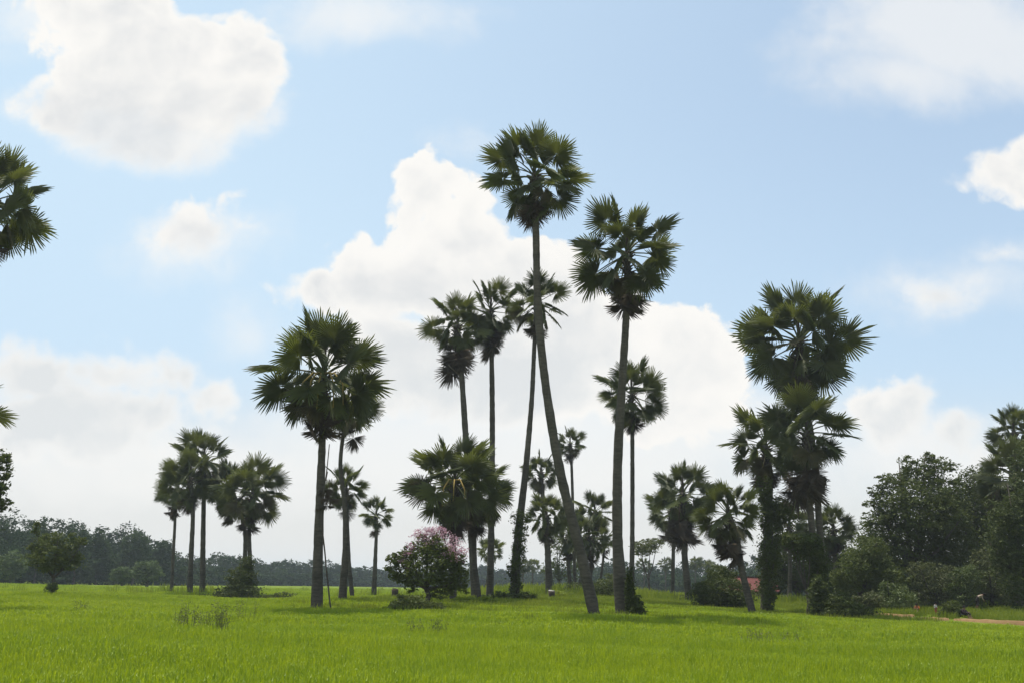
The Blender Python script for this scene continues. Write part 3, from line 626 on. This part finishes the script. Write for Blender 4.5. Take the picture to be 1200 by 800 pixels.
# ------------------------------------------------------------------ ground, path
def ground_mesh():
    ys = np.concatenate([np.arange(-60, 0, 15), np.arange(0, 160, 1.25), np.geomspace(160, 4500, 60)])
    xs = np.unique(np.concatenate([-np.geomspace(70, 3500, 30), np.arange(-70, 70.1, 1.25), np.geomspace(70, 3500, 30)]))
    X, Y = np.meshgrid(xs, ys); Z = ground(X, Y)
    V = np.stack([X, Y, Z], -1).reshape(-1, 3); nx = len(xs); i = np.arange(len(ys) - 1)[:, None] * nx + np.arange(nx - 1)[None]
    Q = np.stack([i, i + 1, i + nx + 1, i + nx], -1).reshape(-1, 4)
    return V, Q
gm, nt, N, L = new_mat("field_soil")
out = N.new("ShaderNodeOutputMaterial"); p = N.new("ShaderNodeBsdfPrincipled"); geo = N.new("ShaderNodeNewGeometry")
n1 = N.new("ShaderNodeTexNoise"); n1.inputs["Scale"].default_value = .12; n1.inputs["Detail"].default_value = 5; L.new(geo.outputs["Position"], n1.inputs["Vector"])
n2 = N.new("ShaderNodeTexNoise"); n2.inputs["Scale"].default_value = 3; n2.inputs["Detail"].default_value = 5; L.new(geo.outputs["Position"], n2.inputs["Vector"])
ad = N.new("ShaderNodeMath"); L.new(n1.outputs["Fac"], ad.inputs[0]); L.new(n2.outputs["Fac"], ad.inputs[1])
mr = N.new("ShaderNodeMapRange"); mr.inputs["From Min"].default_value = .75; mr.inputs["From Max"].default_value = 1.3; L.new(ad.outputs[0], mr.inputs["Value"])
mc = N.new("ShaderNodeMix"); mc.data_type = 'RGBA'; mc.inputs["A"].default_value = (.085, .125, .018, 1); mc.inputs["B"].default_value = (.16, .205, .025, 1); L.new(mr.outputs["Result"], mc.inputs["Factor"])
L.new(mc.outputs["Result"], p.inputs["Base Color"]); p.inputs["Roughness"].default_value = 1; p.inputs["Specular IOR Level"].default_value = 0; L.new(p.outputs[0], out.inputs["Surface"])
for lab, *a in PEOPLE: pass
for x, y, D in [(1129, 724, 84), (1075, 718, 92), (1097, 721, 90), (1147, 714, 93)]: anchor(at(x, y, D), 5)
V, Q = ground_mesh(); go = link("ground", mesh_np("ground", V, Q, None, [gm], smooth=True)); go["kind"] = "structure"; go["label"] = "soil of the flat rice field"
for a in PEOPLE: person(*a)
M_SAND = bark_mat("sandy_earth", (.16, .095, .042), (.25, .16, .07), 2, 1, .3)
def path(lab, pts):
    P, W = spline([(at(x, y, D), w) for x, y, D, w in pts], .6); g = Geo(); V = []; k = 7
    for i, (q, w) in enumerate(zip(P, W)):
        t = (P[min(i + 1, len(P) - 1)] - P[max(0, i - 1)]); t.z = 0; t.normalize(); s = Vector((-t.y, t.x, 0)); w = w * .5 * (1 + rnd.uniform(-.3, .3))
        for j in range(k):
            f = j / (k - 1) * 2 - 1; v = q + s * (w * f); V.append((v.x, v.y, (q.z + .13 + rnd.uniform(-.05, .05)) if abs(f) < .8 else min(gz(v.x, v.y), q.z) - .15))
    g.add(V, [(i * k + j, i * k + j + 1, (i + 1) * k + j + 1, (i + 1) * k + j) for i in range(len(P) - 1) for j in range(k - 1)])
    o = link("dirt_path", g.mesh("dirt_path", [M_SAND], True)); o["kind"] = "structure"; o["label"] = lab
PATHS = [[(1020, 720.5, 88, .7), (1045, 721, 87, 1.3), (1070, 722, 87, .8)], [(1074, 725, 83, .6), (1094, 725, 82, 1.2), (1110, 726, 82, .6)], [(1120, 726, 82, .7), (1145, 727.5, 80, 1.1), (1170, 728.5, 78, .9), (1200, 730, 76, .7), (1260, 733, 73, .7)]]
for lab, q in zip(("bare sandy bank at the left end of the path", "short bare sandy patch in the middle of the path", "long bare sandy path bank at the right"), PATHS): path(lab, q)

# ------------------------------------------------------------------ rice and grass (stuff, geometry-node tufts)
def blade_geo(g, r, x, y, h, w, lean, az):
    d = Vector((math.cos(az), math.sin(az), 0)); s = Vector((-d.y, d.x, 0)) * w
    if r.random() < .5: s = Matrix.Rotation(r.uniform(-1.2, 1.2), 3, 'Z') @ s
    b = Vector((x, y, 0)); pts = [b, b + d * lean * .25 * h + Vector((0, 0, h * .5)), b + d * lean * .62 * h + Vector((0, 0, h * .85)), b + d * lean * h * 1.05 + Vector((0, 0, h * (1 - .25 * lean)))]
    V = [pts[0] - s * .7, pts[0] + s * .7, pts[1] - s, pts[1] + s, pts[2] - s * .75, pts[2] + s * .75, pts[3]]
    g.add([tuple(v) for v in V], [(0, 1, 3, 2), (2, 3, 5, 4)], [(4, 5, 6)])
tufts = bpy.data.collections.new("rice_tufts")
def tuft(name, n, rad, h0, h1, w, mat, seed):
    r = random.Random(seed); g = Geo()
    for i in range(n):
        a = r.uniform(0, 6.283); q = rad * math.sqrt(r.random())
        blade_geo(g, r, q * math.cos(a), q * math.sin(a), r.uniform(h0, h1), w * r.uniform(.7, 1.2), abs(r.gauss(0, .28)), r.uniform(0, 6.283))
    o = bpy.data.objects.new(name, g.mesh(name, [mat])); tufts.objects.link(o)
for i in range(3): tuft(f"a{i}_rice", 20, .16, .34, .58, .0085, M_RICE, i)
for i in range(3): tuft(f"b{i}_rice", 46, .40, .33, .55, .016, M_RICE, 10 + i)
for i in range(3): tuft(f"c{i}_rice", 60, .95, .34, .52, .036, M_RICE, 20 + i)
for i in range(3): tuft(f"d{i}_grass", 40, .40, .12, .62, .012, M_GRASS, 30 + i)
pts = []; rot = []; scl = []; idx = []
PL = [at(x, y, D) for q in PATHS for x, y, D, w in q]
for (d0, d1, sp, k0) in ((8, 44, .2, 0), (44, 110, .46, 3), (110, 420, 1.25, 6)):
    nx = int(2 * d1 * .74 / sp); ny = int((d1 - d0 * .8) / sp)
    gx, gy = np.meshgrid(np.arange(nx) * sp - d1 * .74, np.arange(ny) * sp + d0 * .8)
    gx = gx.ravel() + rng.uniform(-.45, .45, gx.size) * sp; gy = gy.ravel() + rng.uniform(-.45, .45, gy.size) * sp
    d = np.hypot(gx, gy); ok = (d >= d0) & (d < d1) & (np.abs(gx) < gy * .66 + 1.5)
    ok &= gy < 200 + np.clip(gx + 60, 0, 300) * 3
    gx = gx[ok]; gy = gy[ok]; z = ground(gx, gy)
    mound = z > .02 + .25 * np.sin(gx * 1.3) * np.sin(gy * .9)
    # the grassy bank at the right beyond the rice
    bank = (gx > 20 + (gy - 70) * .1) & (gy > 73)
    keep = np.ones(len(gx), bool)
    for P_ in PL: keep &= ~((np.abs(gx - P_.x) < 1.6) & (gy > P_.y - 11) & (gy < P_.y + 1.0)) 
    for lab, bx, by, D, *_ in PEOPLE:
        P_ = at(bx, by, D); keep &= ~((np.abs(gx - P_.x) < .7) & (gy > P_.y - 4.5) & (gy < P_.y + .8))
    near = np.zeros(len(gx), bool)
    for ax, ay, az, rd in ANCH: near |= np.hypot(gx - ax, gy - ay) < 1.0 + .5 * np.sin(gx * 7)
    gr = (mound | bank | near | (rng.random(len(gx)) < .01))
    ki = np.where(gr, 9, k0) + rng.integers(0, 3, len(gx))
    sc = rng.uniform(.8, 1.15, len(gx)) * np.where(gr & (k0 == 6), 2.0, 1.0) * np.where(gr & (k0 == 0), .6, 1)
    lf = .9 + .24 * np.sin(gx * .23 + np.sin(gy * .19) * 2) * np.sin(gy * .31 + gx * .07)
    sc = sc * np.where(gr, 1, lf)
    pts.append(np.stack([gx, gy, z], 1)[keep]); rot.append(rng.uniform(0, 6.283, keep.sum())); scl.append(sc[keep]); idx.append(ki[keep])
pts = np.concatenate(pts); rot = np.concatenate(rot); scl = np.concatenate(scl); idx = np.concatenate(idx)
print("tufts", len(pts))
def scatter(name, label, sel):
    me = bpy.data.meshes.new(name); me.vertices.add(int(sel.sum())); me.vertices.foreach_set("co", pts[sel].astype(np.float32).ravel())
    for nm, arr, ty in (("rotz", rot[sel], 'FLOAT'), ("scl", scl[sel], 'FLOAT'), ("idx", idx[sel], 'INT')):
        at_ = me.attributes.new(nm, ty, 'POINT'); at_.data.foreach_set("value", arr.astype(np.float32 if ty == 'FLOAT' else np.int32))
    o = link(name, me); o["kind"] = "stuff"; o["label"] = label
    ng = bpy.data.node_groups.new(name + "_nodes", 'GeometryNodeTree')
    ng.interface.new_socket("Geometry", in_out='INPUT', socket_type='NodeSocketGeometry'); ng.interface.new_socket("Geometry", in_out='OUTPUT', socket_type='NodeSocketGeometry')
    N = ng.nodes; L = ng.links; gi = N.new("NodeGroupInput"); gout = N.new("NodeGroupOutput")
    ci = N.new("GeometryNodeCollectionInfo"); ci.inputs["Collection"].default_value = tufts; ci.inputs["Separate Children"].default_value = True; ci.inputs["Reset Children"].default_value = True
    ip = N.new("GeometryNodeInstanceOnPoints"); ip.inputs["Pick Instance"].default_value = True
    def attr(nm, ty):
        a = N.new("GeometryNodeInputNamedAttribute"); a.data_type = ty; a.inputs["Name"].default_value = nm; return a.outputs["Attribute"]
    cx = N.new("ShaderNodeCombineXYZ"); L.new(attr("rotz", 'FLOAT'), cx.inputs["Z"])
    er = N.new("FunctionNodeEulerToRotation"); L.new(cx.outputs[0], er.inputs[0])
    L.new(gi.outputs[0], ip.inputs["Points"]); L.new(ci.outputs[0], ip.inputs["Instance"]); L.new(attr("idx", 'INT'), ip.inputs["Instance Index"])
    L.new(er.outputs[0], ip.inputs["Rotation"]); L.new(attr("scl", 'FLOAT'), ip.inputs["Scale"]); L.new(ip.outputs[0], gout.inputs[0])
    md = o.modifiers.new("scatter", 'NODES'); md.node_group = ng
scatter("rice_field", "bright yellow green young rice covering the field", idx < 9)
scatter("wild_grass", "rough wild grass on the banks and round the trunks", idx >= 9)

# ------------------------------------------------------------------ sun, sky with clouds
SUN_EL, SUN_AZ = 73, -38         # azimuth measured from +y (ahead) towards +x (right)
sd = bpy.data.lights.new("sun", 'SUN'); sd.energy = 4.4; sd.angle = R(2); sd.color = (1, .95, .86)
so = bpy.data.objects.new("sun", sd); COL.objects.link(so)
sdir = Vector((math.sin(R(SUN_AZ)) * math.cos(R(SUN_EL)), math.cos(R(SUN_AZ)) * math.cos(R(SUN_EL)), math.sin(R(SUN_EL))))
so.rotation_euler = sdir.to_track_quat('Z', 'Y').to_euler(); so.location = (0, 0, 80)

w = bpy.data.worlds.new("World"); scene.world = w; w.use_nodes = True
nt = w.node_tree; N = nt.nodes; L = nt.links; N.clear()
wo = N.new("ShaderNodeOutputWorld"); bg = N.new("ShaderNodeBackground"); L.new(bg.outputs[0], wo.inputs["Surface"])
EXPO = .45; STR = .1; bg.inputs["Strength"].default_value = STR
sky = N.new("ShaderNodeTexSky"); sky.sky_type = 'NISHITA'; sky.sun_disc = False; sky.sun_elevation = R(SUN_EL); sky.sun_rotation = R(SUN_AZ)
sky.air_density = 1.0; sky.dust_density = 1.0; sky.ozone_density = 1.2
tc = N.new("ShaderNodeTexCoord"); sx = N.new("ShaderNodeSeparateXYZ"); L.new(tc.outputs["Generated"], sx.inputs[0])
def math_(op, a, b=None, c=None, clamp=False):
    n = N.new("ShaderNodeMath"); n.operation = op; n.use_clamp = clamp
    for i, v in enumerate((a, b, c)):
        if v is None: continue
        if isinstance(v, (int, float)): n.inputs[i].default_value = v
        else: L.new(v, n.inputs[i])
    return n.outputs[0]
def vmath(op, a, b=None):
    n = N.new("ShaderNodeVectorMath"); n.operation = op
    for i, v in enumerate((a, b)):
        if v is None: continue
        if isinstance(v, tuple): n.inputs[i].default_value = v
        else: L.new(v, n.inputs[i])
    return n.outputs["Value"] if op == 'LENGTH' else n.outputs[0]
def sstep(v, lo, hi, a=0, b=1):
    n = N.new("ShaderNodeMapRange"); n.interpolation_type = 'SMOOTHSTEP'
    for k, q in (("Value", v), ("From Min", lo), ("From Max", hi), ("To Min", a), ("To Max", b)):
        if isinstance(q, (int, float)): n.inputs[k].default_value = q
        else: L.new(q, n.inputs[k])
    return n.outputs["Result"]
ay = math_('MAXIMUM', math_('ABSOLUTE', sx.outputs["Y"]), .06)
U = math_('DIVIDE', sx.outputs["X"], ay); Vv = math_('DIVIDE', sx.outputs["Z"], ay)
cp = N.new("ShaderNodeCombineXYZ"); L.new(U, cp.inputs[0]); L.new(Vv, cp.inputs[1])
PX = 1 / F / math.cos(PITCH)
def noise(scale, detail, rough, vec, seed=0):
    n = N.new("ShaderNodeTexNoise"); n.noise_dimensions = '3D'; n.inputs["Scale"].default_value = scale; n.inputs["Detail"].default_value = detail; n.inputs["Roughness"].default_value = rough
    L.new(vmath('ADD', vec, (0, 0, seed)), n.inputs["Vector"]); return n
# sheared, warped sky plane
wn = noise(5.5, 4, .55, cp.outputs[0], 3.1)
warp = vmath('MULTIPLY', vmath('SUBTRACT', wn.outputs["Color"], (.5, .5, .5)), (.06, .05, 0))
wp = vmath('ADD', cp.outputs[0], warp)
def field(ells, vec):
    cur = None
    for (x, y, rx, ry) in ells:
        d = ray(x, y); u, v = d.x / d.y, d.z / d.y
        q = vmath('MULTIPLY', vmath('SUBTRACT', vec, (u, v, 0)), (1 / (rx * PX), 1 / (ry * PX), 0))
        ln = vmath('LENGTH', q); k = 2 / (1 / rx + 1 / ry)
        s = math_('MULTIPLY_ADD', ln, -k, k)
        cur = s if cur is None else math_('SMOOTH_MAX', cur, s, 14.0)
    return cur
CRISP = [(165, 62, 150, 82), (110, 95, 105, 50), (215, 110, 105, 60), (278, 66, 76, 72), (120, 10, 110, 60), (60, 130, 60, 30),
         (228, 256, 64, 38), (262, 240, 34, 24), (283, 228, 16, 12), (195, 275, 34, 16),
         (500, 232, 58, 52), (545, 268, 66, 55), (478, 275, 36, 46), (480, 218, 40, 38), (548, 250, 56, 50), (520, 290, 70, 60), (395, 330, 88, 36), (470, 335, 130, 62), (580, 345, 150, 80), (680, 400, 120, 90), (785, 395, 72, 62), (760, 450, 130, 80), (560, 430, 240, 80),
         (140, 432, 90, 48), (35, 436, 84, 56), (195, 436, 50, 38), (90, 490, 170, 66), (262, 462, 60, 36), (10, 400, 30, 26), (110, 408, 30, 22), (155, 405, 40, 24),
         (1172, 207, 82, 54), (1205, 190, 60, 54), (1065, 470, 66, 40), (1040, 490, 80, 50), (1115, 500, 60, 40), (1150, 525, 60, 35)]
SOFT = [(60, 20, 90, 60), (545, 177, 32, 16), (1105, 348, 66, 34), (1172, 298, 44, 14), (1050, 335, 40, 18), (1110, 40, 190, 84), (1050, 95, 130, 44), (1190, 60, 90, 80), (980, 60, 80, 30),
        (420, 20, 130, 50), (210, 545, 330, 60), (600, 520, 360, 80), (1080, 540, 200, 60), (240, 285, 90, 40), (1150, 330, 60, 30), (300, 380, 40, 30), (880, 500, 160, 70)]
f1 = field(CRISP, wp); f2 = field(SOFT, wp); f3 = field([(180, 130, 150, 84), (255, 120, 88, 70), (90, 120, 90, 50), (205, 172, 84, 44), (232, 272, 78, 40), (1108, 348, 62, 30), (1168, 298, 36, 14)], wp)
nA = noise(13, 9, .6, wp, 1.7); nB = noise(38, 6, .62, wp, 7.7); nL = noise(3.2, 4, .5, cp.outputs[0], 11)
vo = N.new("ShaderNodeTexVoronoi"); vo.feature = 'SMOOTH_F1'; vo.inputs["Scale"].default_value = 24; vo.inputs["Smoothness"].default_value = .35
try: vo.inputs["Detail"].default_value = 2
except Exception: pass
L.new(wp, vo.inputs["Vector"])
bil = math_('MULTIPLY_ADD', vo.outputs["Distance"], -38.0, 15.0)
dA = math_('MULTIPLY_ADD', nA.outputs["Fac"], 64.0, -33.0)
dB = math_('MULTIPLY_ADD', nB.outputs["Fac"], 44.0, -22.0)
s1 = math_('ADD', math_('ADD', math_('ADD', f1, 9.0), bil), math_('ADD', dA, dB))
# edges are crisp high up on a cloud and soft in the haze below
soft_w = math_('MULTIPLY_ADD', sstep(nL.outputs["Fac"], .38, .62), 32.0, 7.0)
a1 = sstep(s1, -6.0, soft_w)
s2 = math_('ADD', f2, math_('ADD', math_('MULTIPLY', dA, 1.5), dB))
a2 = math_('MULTIPLY', sstep(s2, -30, 70), .66)
a3 = math_('MULTIPLY', sstep(math_('ADD', f3, math_('ADD', dA, dB)), -8, 46), .93)
alpha = math_('SUBTRACT', 1.0, math_('MULTIPLY', math_('MULTIPLY', math_('SUBTRACT', 1.0, a1), math_('SUBTRACT', 1.0, a2)), math_('SUBTRACT', 1.0, a3)))
def rgb(c):
    n = N.new("ShaderNodeRGB"); n.outputs[0].default_value = (*c, 1); return n.outputs[0]
def mixc(f, a, b):
    n = N.new("ShaderNodeMix"); n.data_type = 'RGBA'
    if isinstance(f, (int, float)): n.inputs["Factor"].default_value = f
    else: L.new(f, n.inputs["Factor"])
    L.new(a, n.inputs["A"]); L.new(b, n.inputs["B"]); return n.outputs["Result"]
def K(*c): return tuple(v / STR / 2 ** EXPO for v in c)
# light from the sun's side: compare the cloud's relief a little way towards the sun
nR = noise(11, 5, .55, vmath('ADD', wp, (-.012, .016, 0)), 1.7)
nQ = noise(11, 5, .55, wp, 1.7)
relief = math_('MULTIPLY', math_('SUBTRACT', nQ.outputs["Fac"], nR.outputs["Fac"]), 2.2)
inside = sstep(math_('MAXIMUM', s1, math_('ADD', f3, dA)), 2, 58)
lump = sstep(math_('ADD', nL.outputs["Fac"], math_('MULTIPLY', nA.outputs["Fac"], .7)), .62, 1.0, .35, 1.0)
grey = math_('MULTIPLY', inside, lump)
grey = math_('ADD', grey, math_('MULTIPLY', relief, math_('MULTIPLY_ADD', inside, .8, .2)), clamp=True)
low = sstep(Vv, .30, .14)
grey = math_('MULTIPLY', grey, math_('MULTIPLY_ADD', low, -.3, 1.0), clamp=True)
cloud = mixc(grey, rgb(K(.985, .968, .932)), mixc(low, rgb(K(.775, .79, .80)), rgb(K(.69, .735, .765))))
# pale humid air: thin veil that grows towards the horizon and the sun's side
veil = math_('ADD', sstep(Vv, .50, .02, .54, .88), sstep(U, .45, -.5, 0, .44), clamp=True)
air = mixc(sstep(Vv, .22, .03), rgb(K(.62, .80, .965)), rgb(K(.83, .83, .80)))
base = mixc(veil, sky.outputs[0], air)
L.new(mixc(alpha, base, cloud), bg.inputs["Color"])

# ------------------------------------------------------------------ haze
hz, nt2, N2, L2 = new_mat("haze")
o2 = N2.new("ShaderNodeOutputMaterial"); pv = N2.new("ShaderNodeVolumePrincipled"); pv.inputs["Density"].default_value = .00023
pv.inputs["Color"].default_value = (.80, .88, .96, 1); pv.inputs["Anisotropy"].default_value = .2; L2.new(pv.outputs[0], o2.inputs["Volume"])
g = Geo(); box(g, -3600, 3600, -80, 4600, -1.9, 40); ho = link("haze", g.mesh("haze", [hz])); ho["kind"] = "stuff"; ho["label"] = "thin pale humid air over the field"

# ------------------------------------------------------------------ render settings
c = scene.cycles
c.use_denoising = True
try: c.denoiser = 'OPENIMAGEDENOISE'; c.denoising_input_passes = 'RGB_ALBEDO_NORMAL'
except Exception: pass
c.max_bounces = 6; c.diffuse_bounces = 2; c.glossy_bounces = 2; c.transmission_bounces = 4; c.volume_bounces = 0; c.transparent_max_bounces = 4
c.use_adaptive_sampling = True; c.adaptive_threshold = .01; c.sample_clamp_indirect = 5
scene.view_settings.view_transform = 'Standard'; scene.view_settings.look = 'None'
scene.view_settings.exposure = EXPO; scene.view_settings.gamma = 1; scene.view_settings.use_curve_mapping = False
